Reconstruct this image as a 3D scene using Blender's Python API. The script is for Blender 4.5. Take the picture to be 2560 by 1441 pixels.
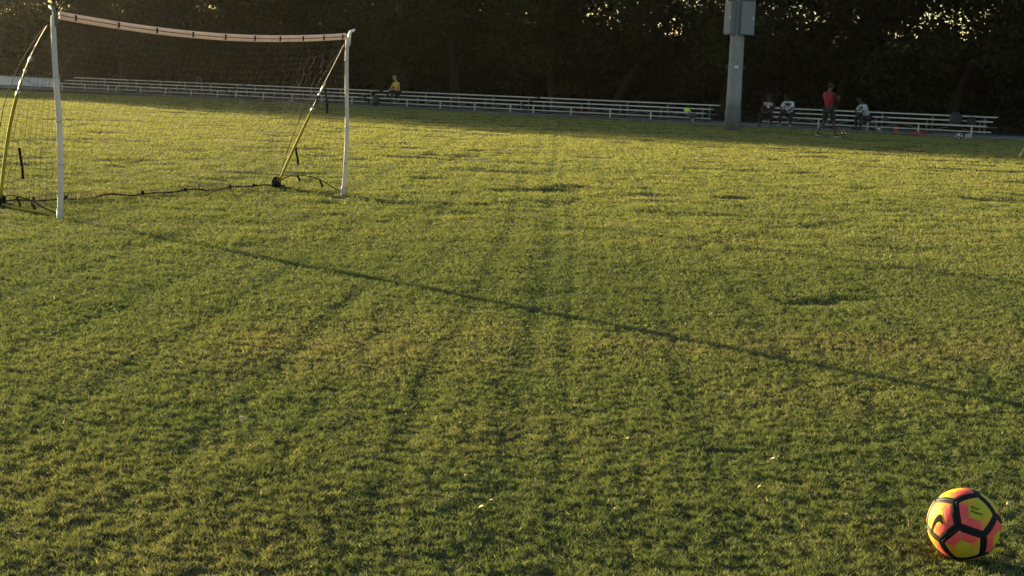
import bpy, bmesh, math, random
import numpy as np
from mathutils import Vector, Matrix, Quaternion

# ------------------------------------------------------------------ scene, camera, sky, sun, exposure
S = bpy.context.scene
for o in list(bpy.data.objects):
    bpy.data.objects.remove(o)
COL = S.collection
FPX, PW, PH, CAMH = 3600.0, 2560.0, 1441.0, 1.40
ROLL = math.atan(0.0365)
PITCH = math.atan(513.5 / FPX)
_R0 = Vector((1, 0, 0)); _F = Vector((0, math.cos(PITCH), -math.sin(PITCH))); _U0 = Vector((0, math.sin(PITCH), math.cos(PITCH)))
_r = _R0 * math.cos(ROLL) + _U0 * math.sin(ROLL)
_u = _U0 * math.cos(ROLL) - _R0 * math.sin(ROLL)
CAMPOS = Vector((0, 0, CAMH))
cam_d = bpy.data.cameras.new('camera'); cam = bpy.data.objects.new('camera', cam_d); COL.objects.link(cam)
cam_d.sensor_width = 36.0; cam_d.lens = 36.0 * FPX / PW
cam_d.clip_start = 0.05; cam_d.clip_end = 5000
cam.matrix_world = Matrix(((_r.x, _u.x, -_F.x, 0), (_r.y, _u.y, -_F.y, 0), (_r.z, _u.z, -_F.z, CAMH), (0, 0, 0, 1)))
S.camera = cam

SUN_EL = math.radians(6.2)
SUN_H = Vector((0.70, -0.714, 0)).normalized()            # the way the light travels over the ground
world = bpy.data.worlds.new('World'); S.world = world; world.use_nodes = True
wn = world.node_tree.nodes; wl = world.node_tree.links
sky = wn.new('ShaderNodeTexSky'); sky.sky_type = 'NISHITA'; sky.sun_disc = False
sky.sun_elevation = SUN_EL; sky.sun_rotation = math.atan2(-SUN_H.x, -SUN_H.y)
sky.altitude = 50; sky.air_density = 1.0; sky.dust_density = 0.7; sky.ozone_density = 1.0
bg = wn['Background']; bg.inputs['Strength'].default_value = 0.056
wl.new(sky.outputs[0], bg.inputs['Color'])
sd = bpy.data.lights.new('sun', 'SUN'); sd.energy = 5.0; sd.angle = math.radians(0.22); sd.color = (1.0, 0.79, 0.41)
sun = bpy.data.objects.new('sun', sd); COL.objects.link(sun)
sun.rotation_euler = Vector((SUN_H.x * math.cos(SUN_EL), SUN_H.y * math.cos(SUN_EL), -math.sin(SUN_EL))).to_track_quat('-Z', 'Y').to_euler()
sun.location = (-40, 40, 30)
S.view_settings.view_transform = 'Standard'; S.view_settings.look = 'None'
S.view_settings.exposure = 2.52; S.view_settings.gamma = 1.0; S.view_settings.use_curve_mapping = False
S.render.engine = 'CYCLES'
S.cycles.use_denoising = True
S.cycles.max_bounces = 6; S.cycles.diffuse_bounces = 3; S.cycles.glossy_bounces = 2; S.cycles.transmission_bounces = 4
S.cycles.transparent_max_bounces = 8
S.cycles.sample_clamp_indirect = 4.0

random.seed(7); RNG = np.random.default_rng(11)

# ------------------------------------------------------------------ helpers
def ground_at(x, y, z=0.0):
    """Point of the level z that is seen at photo pixel (x, y); used once, to survey where things stand."""
    d = _F + _r * ((x - PW / 2) / FPX) - _u * ((y - PH / 2) / FPX)
    t = (z - CAMH) / d.z
    return CAMPOS + d * t

def tag(o, label=None, cat=None, group=None, kind=None):
    if label: o['label'] = label
    if cat: o['category'] = cat
    if group: o['group'] = group
    if kind: o['kind'] = kind
    return o

def empty(name, loc, rz=0.0, label=None, cat=None, group=None):
    o = bpy.data.objects.new(name, None); o.location = loc; o.rotation_euler = (0, 0, rz)
    o.empty_display_size = 0.1
    COL.objects.link(o); return tag(o, label, cat, group)

def link(name, me, material=None, parent=None, loc=None, rot=None):
    o = bpy.data.objects.new(name, me); COL.objects.link(o)
    if material is not None and len(me.materials) == 0:
        for m in (material if isinstance(material, (list, tuple)) else [material]): me.materials.append(m)
    if parent is not None: o.parent = parent
    if loc is not None: o.location = loc
    if rot is not None: o.rotation_euler = rot
    return o

class MB:
    def __init__(s): s.v = []; s.f = []; s.m = []
    def add(s, vs, fs, mi=0):
        b = len(s.v); s.v += [tuple(p) for p in vs]; s.f += [tuple(i + b for i in q) for q in fs]; s.m += [mi] * len(fs)
    def box(s, c, size, M=None, mi=0, bev=0.0):
        x, y, z = (d / 2 for d in size); c = Vector(c)
        if bev > 0:
            bm = bmesh.new(); bmesh.ops.create_cube(bm, size=1.0)
            for v in bm.verts: v.co = Vector((v.co.x * 2 * x, v.co.y * 2 * y, v.co.z * 2 * z))
            bmesh.ops.bevel(bm, geom=list(bm.edges), offset=bev, segments=2, affect='EDGES')
            bm.verts.index_update()
            vs = [v.co.copy() for v in bm.verts]; fs = [[v.index for v in f.verts] for f in bm.faces]; bm.free()
        else:
            vs = [Vector((i * x, j * y, k * z)) for k in (-1, 1) for j in (-1, 1) for i in (-1, 1)]
            fs = [(0, 2, 3, 1), (4, 5, 7, 6), (0, 1, 5, 4), (2, 6, 7, 3), (0, 4, 6, 2), (1, 3, 7, 5)]
        s.add([(M @ v if M else v) + c for v in vs], fs, mi); return s
    def tube(s, path, rad, n=8, mi=0, cap=True, flat=1.0):
        P = [Vector(p) for p in path]; k = len(P)
        R = rad if isinstance(rad, (list, tuple)) else [rad] * k
        vs = []; fs = []; prev = None
        for i in range(k):
            t = (P[min(i + 1, k - 1)] - P[max(i - 1, 0)]).normalized()
            if prev is None:
                a = Vector((0, 0, 1)) if abs(t.z) < 0.9 else Vector((1, 0, 0))
                e = t.cross(a).normalized()
            else:
                e = (prev - t * prev.dot(t)).normalized()
            prev = e; g = t.cross(e)
            for j in range(n):
                th = 2 * math.pi * j / n
                vs.append(P[i] + e * (math.cos(th) * R[i] * flat) + g * (math.sin(th) * R[i]))
        for i in range(k - 1):
            for j in range(n):
                a, b = i * n + j, i * n + (j + 1) % n
                fs.append((a, b, b + n, a + n))
        if cap:
            fs.append(tuple(range(n - 1, -1, -1))); fs.append(tuple(range((k - 1) * n, k * n)))
        s.add(vs, fs, mi); return s
    def lathe(s, prof, n=16, c=(0, 0, 0), mi=0):
        c = Vector(c); vs = []; fs = []
        for r_, z_ in prof:
            for j in range(n):
                th = 2 * math.pi * j / n; vs.append(c + Vector((r_ * math.cos(th), r_ * math.sin(th), z_)))
        for i in range(len(prof) - 1):
            for j in range(n):
                a, b = i * n + j, i * n + (j + 1) % n; fs.append((a, b, b + n, a + n))
        fs.append(tuple(range(n - 1, -1, -1))); fs.append(tuple(range((len(prof) - 1) * n, len(prof) * n)))
        s.add(vs, fs, mi); return s
    def blob(s, c, size, n=10, seed=0, amp=0.12, mi=0):
        rr = random.Random(seed); c = Vector(c); vs = []; fs = []; m = n // 2 + 1
        ph = [rr.uniform(0, 6.28) for _ in range(6)]
        for i in range(m + 1):
            la = -math.pi / 2 + math.pi * i / m
            for j in range(n):
                lo = 2 * math.pi * j / n
                k = 1 + amp * (math.sin(3 * lo + ph[0]) * math.cos(2 * la + ph[1]) + 0.7 * math.sin(5 * lo + ph[2] + 3 * la))
                vs.append(c + Vector((math.cos(la) * math.cos(lo) * size[0] * k, math.cos(la) * math.sin(lo) * size[1] * k, math.sin(la) * size[2] * k)))
        for i in range(m):
            for j in range(n):
                a, b = i * n + j, i * n + (j + 1) % n; fs.append((a, b, b + n, a + n))
        s.add(vs, fs, mi); return s
    def mesh(s, name, smooth=False, mats=None):
        me = bpy.data.meshes.new(name); me.from_pydata(s.v, [], s.f); me.update()
        if any(s.m): me.polygons.foreach_set('material_index', s.m)
        if smooth: me.polygons.foreach_set('use_smooth', [True] * len(me.polygons))
        for m in (mats or []): me.materials.append(m)
        return me
    def build(s, name, material, parent=None, smooth=False, loc=None, rot=None):
        return link(name, s.mesh(name, smooth), material, parent, loc, rot)

def fast_mesh(name, co, tris, nper):
    """co (N,3), faces all with nper corners."""
    me = bpy.data.meshes.new(name)
    nf = len(tris)
    me.vertices.add(len(co)); me.vertices.foreach_set('co', np.ascontiguousarray(co, dtype=np.float32).ravel())
    me.loops.add(nf * nper); me.loops.foreach_set('vertex_index', np.ascontiguousarray(tris, dtype=np.int32).ravel())
    me.polygons.add(nf); me.polygons.foreach_set('loop_start', np.arange(0, nf * nper, nper, dtype=np.int32))
    me.update(calc_edges=True); return me

# value noise for terrain and turf
def _hash(ix, iy, s):
    h = (ix * 374761393 + iy * 668265263 + s * 1274126177) & 0xFFFFFFFF
    h = ((h ^ (h >> 13)) * 1274126177) & 0xFFFFFFFF
    h = h ^ (h >> 16)
    return (h & 0xFFFFFF) / float(0xFFFFFF)
def vnoise(x, y, s=0):
    x = np.asarray(x, dtype=np.float64); y = np.asarray(y, dtype=np.float64)
    ix = np.floor(x).astype(np.int64); iy = np.floor(y).astype(np.int64); fx = x - ix; fy = y - iy
    fx = fx * fx * (3 - 2 * fx); fy = fy * fy * (3 - 2 * fy)
    a = _hash(ix, iy, s); b = _hash(ix + 1, iy, s); c = _hash(ix, iy + 1, s); d = _hash(ix + 1, iy + 1, s)
    return (a * (1 - fx) + b * fx) * (1 - fy) + (c * (1 - fx) + d * fx) * fy
def rot2(x, y, a): return x * math.cos(a) - y * math.sin(a), x * math.sin(a) + y * math.cos(a)
def fbm(x, y, s=0, o=3):
    t = 0; w = 1; tot = 0
    for i in range(o):
        xx, yy = rot2(x, y, 0.6 + i); t = t + w * vnoise(xx * 2 ** i, yy * 2 ** i, s + 17 * i); tot += w; w *= 0.5
    return t / tot

# mower and tyre tracks: lines that run away from the viewer over the field
TRACKS = [(-5.6, .12, .6), (-4.3, .10, .7), (-3.3, .09, .7), (-2.55, .09, .8), (-1.95, .07, .7), (-1.29, .07, .9), (-.95, .05, .5), (-.53, .06, .8), (-.12, .085, 1.1), (.08, .05, .8), (.67, .06, .7), (1.25, .07, .8), (1.5, .05, .5), (2.2, .08, .8), (3.1, .09, .7), (4.4, .1, .6), (5.9, .1, .5), (7.6, .1, .5)]
def track(x, y):
    xs = x - 0.03 * y + 0.05 * np.sin(y * .35) ; t = 0
    for c, w, k in TRACKS:
        t = np.maximum(t, k * np.exp(-((xs - c) / w) ** 2))
    return t * (0.25 + 1.0 * vnoise(xs * 3.0, y * 0.9, 91))
DIVOTS = [(ground_at(2050, 757), .16, .03), (ground_at(1990, 762), .12, .02), (ground_at(2110, 748), .13, .018), (ground_at(1150, 398), .55, .05), (ground_at(1090, 388), .4, .04), (ground_at(840, 492), .25, .02)]
BALL = Vector((1.416, 4.293, .105)); BALL_R = .11
def terrain(x, y):
    d = np.sqrt(x * x + y * y)
    f1 = np.clip((40 - d) / 25, 0, 1)
    z = 0.008 * (fbm(x / 1.9, y / 1.9, 3) - .5) * 2 * np.clip((220 - d) / 100, 0, 1)
    z = z + 0.003 * f1 * (fbm(x / .42, y / .42, 5, 2) - .5) * 2
    z = z - 0.0045 * track(x, y) * np.clip((70 - d) / 30, 0, 1)
    pit = np.clip((fbm(x / 1.15, y / 1.15, 201, 2) - .60) / .14, 0, 1)
    z = z - .032 * pit * pit * (3 - 2 * pit) * np.clip((d - 10) / 10, 0, 1) * np.clip((75 - d) / 20, 0, 1)
    for p, r, k in DIVOTS:
        z = z - k * np.exp(-((x - p.x) ** 2 + (y - p.y) ** 2) / (r * r))
    w = np.exp(-((x - BALL.x) ** 2 + (y - BALL.y) ** 2) / .04)
    z = z * (1 - w) + w * (-.006)
    return z

# ------------------------------------------------------------------ materials
def node_mat(name):
    m = bpy.data.materials.new(name); m.use_nodes = True
    return m, m.node_tree.nodes, m.node_tree.links, m.node_tree.nodes['Principled BSDF']

def mat(name, c, rough=.6, metal=0.0, spec=.4, vary=.15, scale=9.0, bump=0.0, bscale=60.0, c2=None, coat=0.0, trans=0.0):
    m, N, L, B = node_mat(name)
    tc = N.new('ShaderNodeTexCoord'); nz = N.new('ShaderNodeTexNoise'); nz.inputs['Scale'].default_value = scale; nz.inputs['Detail'].default_value = 5
    L.new(tc.outputs['Object'], nz.inputs['Vector'])
    rp = N.new('ShaderNodeValToRGB'); rp.color_ramp.elements[0].position = .3; rp.color_ramp.elements[1].position = .7
    d = c2 if c2 else tuple(v * (1 - vary) for v in c)
    rp.color_ramp.elements[0].color = (*d, 1); rp.color_ramp.elements[1].color = (*c, 1)
    L.new(nz.outputs['Fac'], rp.inputs['Fac']); L.new(rp.outputs['Color'], B.inputs['Base Color'])
    B.inputs['Roughness'].default_value = rough; B.inputs['Metallic'].default_value = metal
    B.inputs['Specular IOR Level'].default_value = spec
    if coat: B.inputs['Coat Weight'].default_value = coat
    if bump:
        n2 = N.new('ShaderNodeTexNoise'); n2.inputs['Scale'].default_value = bscale; L.new(tc.outputs['Object'], n2.inputs['Vector'])
        bp = N.new('ShaderNodeBump'); bp.inputs['Strength'].default_value = bump; bp.inputs['Distance'].default_value = .02
        L.new(n2.outputs['Fac'], bp.inputs['Height']); L.new(bp.outputs['Normal'], B.inputs['Normal'])
    if trans:
        tr = N.new('ShaderNodeBsdfTranslucent'); mx = N.new('ShaderNodeMixShader'); mx.inputs[0].default_value = trans
        L.new(rp.outputs['Color'], tr.inputs['Color']); L.new(B.outputs[0], mx.inputs[1]); L.new(tr.outputs[0], mx.inputs[2])
        L.new(mx.outputs[0], N['Material Output'].inputs['Surface'])
    return m

def attr_leaf_mat(name, trans=.4, gloss=.0, attr='Col'):
    m, N, L, B = node_mat(name)
    N.remove(B); at = N.new('ShaderNodeAttribute'); at.attribute_name = attr
    df = N.new('ShaderNodeBsdfDiffuse'); tr = N.new('ShaderNodeBsdfTranslucent'); mx = N.new('ShaderNodeMixShader'); mx.inputs[0].default_value = trans
    mul = N.new('ShaderNodeMixRGB'); mul.blend_type = 'MULTIPLY'; mul.inputs[0].default_value = 1.0; mul.inputs[2].default_value = (1.15, 1.15, .75, 1)
    L.new(at.outputs['Color'], df.inputs['Color']); L.new(at.outputs['Color'], mul.inputs[1]); L.new(mul.outputs[0], tr.inputs['Color'])
    L.new(df.outputs[0], mx.inputs[1]); L.new(tr.outputs[0], mx.inputs[2])
    gl = N.new('ShaderNodeBsdfGlossy'); gl.inputs['Roughness'].default_value = .6; gl.inputs['Color'].default_value = (.8, .8, .75, 1)
    m2 = N.new('ShaderNodeMixShader'); m2.inputs[0].default_value = gloss; L.new(mx.outputs[0], m2.inputs[1]); L.new(gl.outputs[0], m2.inputs[2])
    L.new(m2.outputs[0], N['Material Output'].inputs['Surface'])
    return m

M = {}
M['grass'] = attr_leaf_mat('grass blades', .33, .018)
M['leaf'] = attr_leaf_mat('tree leaves', .25)
M['bark'] = mat('bark', (.032, .027, .022), .9, spec=.1, vary=.5, scale=14, bump=.6, bscale=30)
M['alu'] = mat('weathered aluminium plank', (.50, .50, .48), .55, metal=.2, vary=.2, scale=3)
M['galv'] = mat('galvanised steel', (.15, .155, .155), .6, metal=.2, vary=.3, scale=6)
M['foot'] = mat('dull aluminium footboard', (.15, .15, .15), .6, metal=.1, vary=.25, scale=3)
M['white_sleeve'] = mat('white fabric sleeve', (.56, .53, .52), .75, vary=.07, scale=12, bump=.15, bscale=90, trans=.22)
M['white_paint'] = mat('white post paint', (.78, .78, .78), .45, vary=.08, scale=10)
M['grey_sleeve'] = mat('grey tape', (.42, .44, .47), .6)
M['black'] = mat('black webbing', (.016, .016, .016), .85, spec=.08, vary=.3)
M['black_pole'] = mat('black pole', (.02, .02, .018), .6, spec=.12)
M['yellow_pole'] = mat('yellow fibreglass pole', (.40, .32, .035), .75, spec=.1, vary=.2, scale=6)
M['steel'] = mat('bright ferrule', (.62, .58, .48), .35, metal=.7, vary=.1)
M['net'] = mat('net twine', (.11, .09, .06), .7, spec=.15, vary=.3, scale=30)
M['concrete'] = mat('pole concrete', (.25, .26, .265), .85, spec=.2, vary=.22, scale=3.5, bump=.25, bscale=40)
M['concrete_dirty'] = mat('stained pole concrete', (.16, .165, .16), .9, spec=.2, vary=.4, scale=5, bump=.25, bscale=40)
M['cabinet'] = mat('grey cabinet paint', (.15, .165, .19), .5, vary=.12, scale=4)
M['plate'] = mat('pale label plate', (.62, .62, .58), .5)
M['wallpaint'] = mat('white wall render', (.62, .62, .64), .85, vary=.15, scale=.8)

def ground_mat(name, cols, scale, rough=.95, bump=.5):
    m, N, L, B = node_mat(name)
    ge = N.new('ShaderNodeNewGeometry'); n1 = N.new('ShaderNodeTexNoise'); n1.inputs['Scale'].default_value = scale; n1.inputs['Detail'].default_value = 8
    n2 = N.new('ShaderNodeTexNoise'); n2.inputs['Scale'].default_value = scale * 25; n2.inputs['Detail'].default_value = 4
    L.new(ge.outputs['Position'], n1.inputs['Vector']); L.new(ge.outputs['Position'], n2.inputs['Vector'])
    mx = N.new('ShaderNodeMath'); mx.operation = 'MULTIPLY_ADD'; mx.inputs[1].default_value = .5
    L.new(n2.outputs['Fac'], mx.inputs[0])
    h = N.new('ShaderNodeMath'); h.operation = 'MULTIPLY'; h.inputs[1].default_value = .5; L.new(n1.outputs['Fac'], h.inputs[0]); L.new(h.outputs[0], mx.inputs[2])
    rp = N.new('ShaderNodeValToRGB'); e = rp.color_ramp.elements
    e[0].position = .38; e[0].color = (*cols[0], 1); e[1].position = .62; e[1].color = (*cols[-1], 1)
    for i, c in enumerate(cols[1:-1]):
        q = e.new(.38 + .24 * (i + 1) / (len(cols) - 1)); q.color = (*c, 1)
    L.new(mx.outputs[0], rp.inputs['Fac']); L.new(rp.outputs['Color'], B.inputs['Base Color'])
    B.inputs['Roughness'].default_value = rough; B.inputs['Specular IOR Level'].default_value = .1
    bp = N.new('ShaderNodeBump'); bp.inputs['Strength'].default_value = bump; bp.inputs['Distance'].default_value = .03
    L.new(n2.outputs['Fac'], bp.inputs['Height']); L.new(bp.outputs['Normal'], B.inputs['Normal'])
    return m
M['soil'] = ground_mat('turf soil and thatch', [(.022, .027, .009), (.034, .038, .013), (.046, .044, .018)], .7)
M['walk'] = ground_mat('worn walkway', [(.14, .14, .135), (.18, .178, .17), (.22, .215, .205)], .35, bump=.2)
M['dirt'] = ground_mat('leaf litter', [(.025, .022, .016), (.045, .038, .027), (.07, .058, .04)], .5)

# ------------------------------------------------------------------ ground
def axis(lo, hi, d0, k, c0=0.0):
    out = [c0]; x = c0
    while x < hi: x += d0 + k * abs(x - c0); out.append(x)
    neg = []; x = c0
    while x > lo: x -= d0 + k * abs(x - c0); neg.append(x)
    return np.array(neg[::-1] + out)
gx = axis(-900, 900, .10, .021)
gyu = axis(3.0, 1500, .07, .0145, 3.0)
gyd = np.array([-600, -250, -100, -40, -15, -5, 0, 1.5, 2.4])
gy = np.concatenate([gyd, gyu])
GX, GY = np.meshgrid(gx, gy)
co = np.stack([GX.ravel(), GY.ravel(), terrain(GX.ravel(), GY.ravel())], 1)
nx, ny = len(gx), len(gy)
ii = (np.arange(ny - 1)[:, None] * nx + np.arange(nx - 1)[None, :]).ravel()
quads = np.stack([ii, ii + 1, ii + 1 + nx, ii + nx], 1)
gme = fast_mesh('ground', co, quads, 4); gme.polygons.foreach_set('use_smooth', [True] * len(gme.polygons))
tag(link('ground', gme, M['soil']), kind='structure')

# the row of bleachers: a straight line over the ground
RD = Vector((.8204, -.5718, 0)); RB_ = Vector((.5718, .8204, 0))        # along the row (to the right), away from the field
ROW0 = Vector((0, 66.301, 0)); RS0 = -37.92
def row(s, back=0.0, z=0.0):
    p = ROW0 + RD * (s - RS0) + RB_ * back; return Vector((p.x, p.y, z))
ROWROT = math.atan2(RD.y, RD.x)

def strip(name, s0, s1, b0, b1, z, material, n=60):
    mb = MB(); vs = []; fs = []
    for i in range(n + 1):
        s = s0 + (s1 - s0) * i / n
        for k in range(4):
            b = b0 + (b1 - b0) * k / 3
            if k == 0: b += .25 * math.sin(i * 1.7) + .18 * math.sin(i * 4.1 + 1)
            p = row(s, b, z); vs.append(p)
    for i in range(n):
        for k in range(3): a = i * 4 + k; fs.append((a, a + 4, a + 5, a + 1))
    mb.add(vs, fs); return tag(mb.build(name, material), kind='structure')
strip('walkway', -150, 40, -2.1, 3.6, .030, M['walk'])
strip('ground_under_trees', -170, 60, 3.6, 70, .034, M['dirt'])

# ------------------------------------------------------------------ turf: every blade is a small triangle
def turf(name, y0, y1, dens, wide, label, refY):
    # density falls with the square of the distance, blades widen with it
    ys = np.linspace(y0, y1, 240); yc = (ys[1:] + ys[:-1]) / 2
    half = .40 * yc + .9
    cnt = dens * np.minimum(1, (refY / yc) ** 2) * 2 * half * np.diff(ys)
    tot = int(cnt.sum()); idx = RNG.choice(len(yc), tot, p=cnt / cnt.sum())
    y = ys[idx] + RNG.random(tot) * np.diff(ys)[idx]
    x = (RNG.random(tot) * 2 - 1) * (.40 * y + .9)
    # keep off the walkway
    back = (x - ROW0.x) * RB_.x + (y - ROW0.y) * RB_.y
    keep = back < -1.95 + .3 * (RNG.random(tot) - .5)
    cl = .86 * fbm(x / .024, y / .024, 31, 2) + .14 * fbm(x / .08, y / .08, 33, 2); tuft = fbm(x / .26, y / .26, 71, 2); cl2 = fbm(x / .55, y / .55, 41, 2); dry = fbm(x / 2.6, y / 1.6, 51, 3); fine = vnoise(x / .035, y / .035, 61)
    tk = track(x, y)
    div = np.zeros(tot)
    for p, r, k in DIVOTS: div = np.maximum(div, np.exp(-((x - p.x) ** 2 + (y - p.y) ** 2) / (r * r * .8)))
    keep &= RNG.random(tot) < np.clip(.78 + .9 * (cl - .4) + .2 * (cl2 - .5) - .5 * div, .45, 1)
    keep &= ((x - BALL.x) ** 2 + (y - BALL.y) ** 2) > .05 ** 2
    x, y, cl, cl2, dry, fine, tk, div, tuft = (q[keep] for q in (x, y, cl, cl2, dry, fine, tk, div, tuft)); n = len(x)
    sc = np.maximum(1, y / refY)
    hgt = (.006 + .012 * np.clip(cl * 2.6 - .8, 0, 1) * (.85 + .3 * cl2)) * (.7 + .6 * RNG.random(n)) * (1 - .25 * np.clip(tk, 0, 1)) * (1 - .5 * div)
    hgt = hgt * (1 + .25 * np.clip(sc - 1, 0, 3))
    nearball = np.exp(-((x - BALL.x) ** 2 + (y - BALL.y) ** 2) / .03); hgt = hgt * (1 - .35 * nearball)
    far = np.clip((y - 7) / 12, 0, 1); tf = np.clip((tuft - .56) / .14, 0, 1); tf = tf * tf * (3 - 2 * tf)
    hgt = hgt * (1 - .35 * far) + .026 * far * tf * (.6 + .6 * RNG.random(n))
    w = wide * sc * (.7 + .6 * RNG.random(n))
    th = RNG.random(n) * 2 * math.pi
    lean = hgt * (.3 + 1.3 * RNG.random(n)); la = RNG.random(n) * 2 * math.pi
    z = terrain(x, y) - .002 + .009 * np.clip(cl * 2.2 - .7, 0, 1)
    b = np.stack([x, y, z], 1)
    t = np.stack([np.cos(th) * w / 2, np.sin(th) * w / 2, np.zeros(n)], 1)
    tip = b + np.stack([np.cos(la) * lean, np.sin(la) * lean, hgt], 1)
    co = np.empty((n * 3, 3)); co[0::3] = b - t; co[1::3] = b + t; co[2::3] = tip
    me = fast_mesh(name, co, np.arange(n * 3).reshape(-1, 3), 3)
    g1 = np.array([.078, .112, .038]); g2 = np.array([.158, .182, .062]); g3 = np.array([.24, .19, .09])
    a = np.clip((cl2 - .3) * .5 + .7 * (RNG.random(n) - .2) + .9 * (dry - .42) + .1, 0, 1)[:, None]
    c = g1 * (1 - a) + g2 * a
    pa = np.zeros(n)
    for p_, r_ in ((ground_at(2330, 565), 2.2), (ground_at(1950, 560), 1.3), (ground_at(1450, 690), 1.0), (ground_at(330, 640), 1.0)): pa = np.maximum(pa, np.exp(-((x - p_.x) ** 2 + (y - p_.y) ** 2) / (r_ * r_)))
    dry = dry + .08 * pa
    d = np.clip((dry - .62) * 2.2 + .5 * (RNG.random(n) - .62) + .6 * div, 0, .7)[:, None]
    c = c * (1 - d) + g3 * d
    far_lit = (.62 * np.clip((y - 6) / 26, 0, 1))[:, None]; c = c * (1 - far_lit) + np.array([.300, .292, .098]) * far_lit  # distant blades painted paler and yellower, mimicking the brighter light far off
    tkc = np.clip(tk, 0, 1)[:, None]; c = c * (1 - tkc * np.array([.24, .16, .19]))
    straw = (RNG.random(n) < .012) & (sc < 1.8); c[straw] = np.array([.42, .36, .2])
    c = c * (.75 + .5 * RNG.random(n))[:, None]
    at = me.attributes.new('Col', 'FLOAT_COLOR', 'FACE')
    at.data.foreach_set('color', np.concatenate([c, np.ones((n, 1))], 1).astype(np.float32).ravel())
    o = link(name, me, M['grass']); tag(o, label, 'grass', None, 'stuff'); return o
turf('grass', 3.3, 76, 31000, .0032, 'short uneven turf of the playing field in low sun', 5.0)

# ------------------------------------------------------------------ trees
def leaf_cards(centres, rads, per, smin, smax, rng, flat=.75):
    C = np.repeat(centres, per, 0); Rr = np.repeat(rads, per)
    n = len(C); d = rng.normal(size=(n, 3)); d /= np.linalg.norm(d, axis=1)[:, None]
    r = Rr * rng.random(n) ** .45
    P = C + d * r[:, None] * np.array([1, 1, flat])
    nrm = rng.normal(size=(n, 3)) + np.array([0, 0, .5]); nrm /= np.linalg.norm(nrm, axis=1)[:, None]
    a = np.cross(nrm, rng.normal(size=(n, 3))); a /= np.linalg.norm(a, axis=1)[:, None]; b = np.cross(nrm, a)
    s = (smin + (smax - smin) * rng.random(n) ** 2)[:, None]
    co = np.empty((n * 4, 3)); co[0::4] = P - a * s * .62; co[1::4] = P + b * s * .3 - a * s * .05; co[2::4] = P + a * s * .62; co[3::4] = P - b * s * .3 + a * s * .05
    return co, n
def leaf_mesh(name, co, n, rng, base=(.026, .034, .013)):
    me = fast_mesh(name, co, np.arange(n * 4).reshape(-1, 4), 4)
    c = np.array(base) * (.6 + .8 * rng.random((n, 1))) * np.array([1, 1, 1]); c[:, 0] *= .85 + .5 * rng.random(n)
    at = me.attributes.new('Col', 'FLOAT_COLOR', 'FACE'); at.data.foreach_set('color', np.concatenate([c, np.ones((n, 1))], 1).astype(np.float32).ravel())
    me.materials.append(M['leaf']); return me
def make_tree(seed, H, rx, nclump, per):
    rr = random.Random(seed); rng = np.random.default_rng(seed); mb = MB(); ends = []
    lean = Vector((rr.uniform(-.12, .12), rr.uniform(-.12, .12), 1))
    def limb(p, d, L, r, depth):
        pts = [p]; rad = [r]; k = 5
        for i in range(1, k + 1):
            d = (d + Vector((rr.gauss(0, .13), rr.gauss(0, .13), rr.gauss(.02, .08)))).normalized()
            pts.append(pts[-1] + d * (L / k)); rad.append(r * (1 - .5 * i / k))
        mb.tube(pts, rad, 7 if depth < 2 else 5, cap=True)
        ends.append(pts[-1])
        if depth >= 2: ends.append(pts[3]); return
        for i in range(3 if depth == 0 else 3):
            q = pts[-1] if i < 2 else pts[3]
            ang = rr.uniform(0, 6.28) + i * 2.1; sp = rr.uniform(.45, .95)
            nd = (d + Vector((math.cos(ang), math.sin(ang), rr.uniform(-.1, .35))) * sp).normalized()
            limb(q, nd, L * rr.uniform(.62, .85), rad[-1] * .85 if i < 2 else rad[3] * .6, depth + 1)
    limb(Vector((0, 0, -.1)), lean.normalized(), H * rr.uniform(.2, .3), .21 * H / 12, 0)
    tm = mb.mesh('trunk', True, [M['bark']])
    E = np.array([tuple(e) for e in ends])
    cz = H * .56; rz = H * .45
    cs = []
    while len(cs) < nclump:
        d = rng.normal(size=3); d /= np.linalg.norm(d); q = d * (rng.random() ** .38) * np.array([rx, rx, rz]) * np.array([1, 1, 1])
        lob = 1 + .22 * math.sin(3 * math.atan2(d[1], d[0]) + seed) + .15 * math.sin(5 * d[2] + seed * 2)
        cs.append(q * lob + np.array([lean.x * cz, lean.y * cz, cz]))
    cs = np.vstack([np.array(cs), E[E[:, 2] > 1.6]])
    rads = .55 + .75 * rng.random(len(cs))
    co, n = leaf_cards(cs, rads, per, .10, .27, rng)
    co[:, 2] = np.maximum(co[:, 2], .7)
    return tm, leaf_mesh('crown', co, n, rng)
TREES = [make_tree(s, h, r, nc, 110) for s, h, r, nc in ((3, 12.2, 4.0, 210), (8, 11.4, 3.7, 190), (15, 12.8, 4.3, 225), (21, 11.8, 3.4, 185), (34, 12.0, 4.1, 200))]
def tree(s, back, var, sc, rz, label, group, name='tree'):
    sc *= 1.24
    p = row(s, back); t = empty(name, p, rz, label, 'tree', group); t.scale = (sc, sc, sc)
    link('trunk', TREES[var][0], None, t); link('crown', TREES[var][1], None, t); return t
rr = random.Random(5)
s = -84.0; k = 0
FRONT_LABELS = ['dark tree left of the goal, above the low white wall', 'dark tree rising right behind the left goal post', 'dark tree behind the left third of the goal net',
    'dark tree behind the goal net, just left of the crossbar middle', 'dark tree behind the goal net, just right of the crossbar middle', 'dark tree behind the right third of the goal net',
    'dark tree standing directly behind the person in the yellow shirt', 'dark tree right of the yellow shirt, behind the same bleacher', 'dark leaning tree behind the left end of the bleacher with the lime bag',
    'dark tree behind the middle of the bleacher with the lime bag', 'dark tree standing just behind the concrete light pole', 'dark tree directly behind the person in the red shirt',
    'dark tree behind the right end of the rightmost bleacher', 'dark tree at the right edge beyond the last bleacher']
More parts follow.
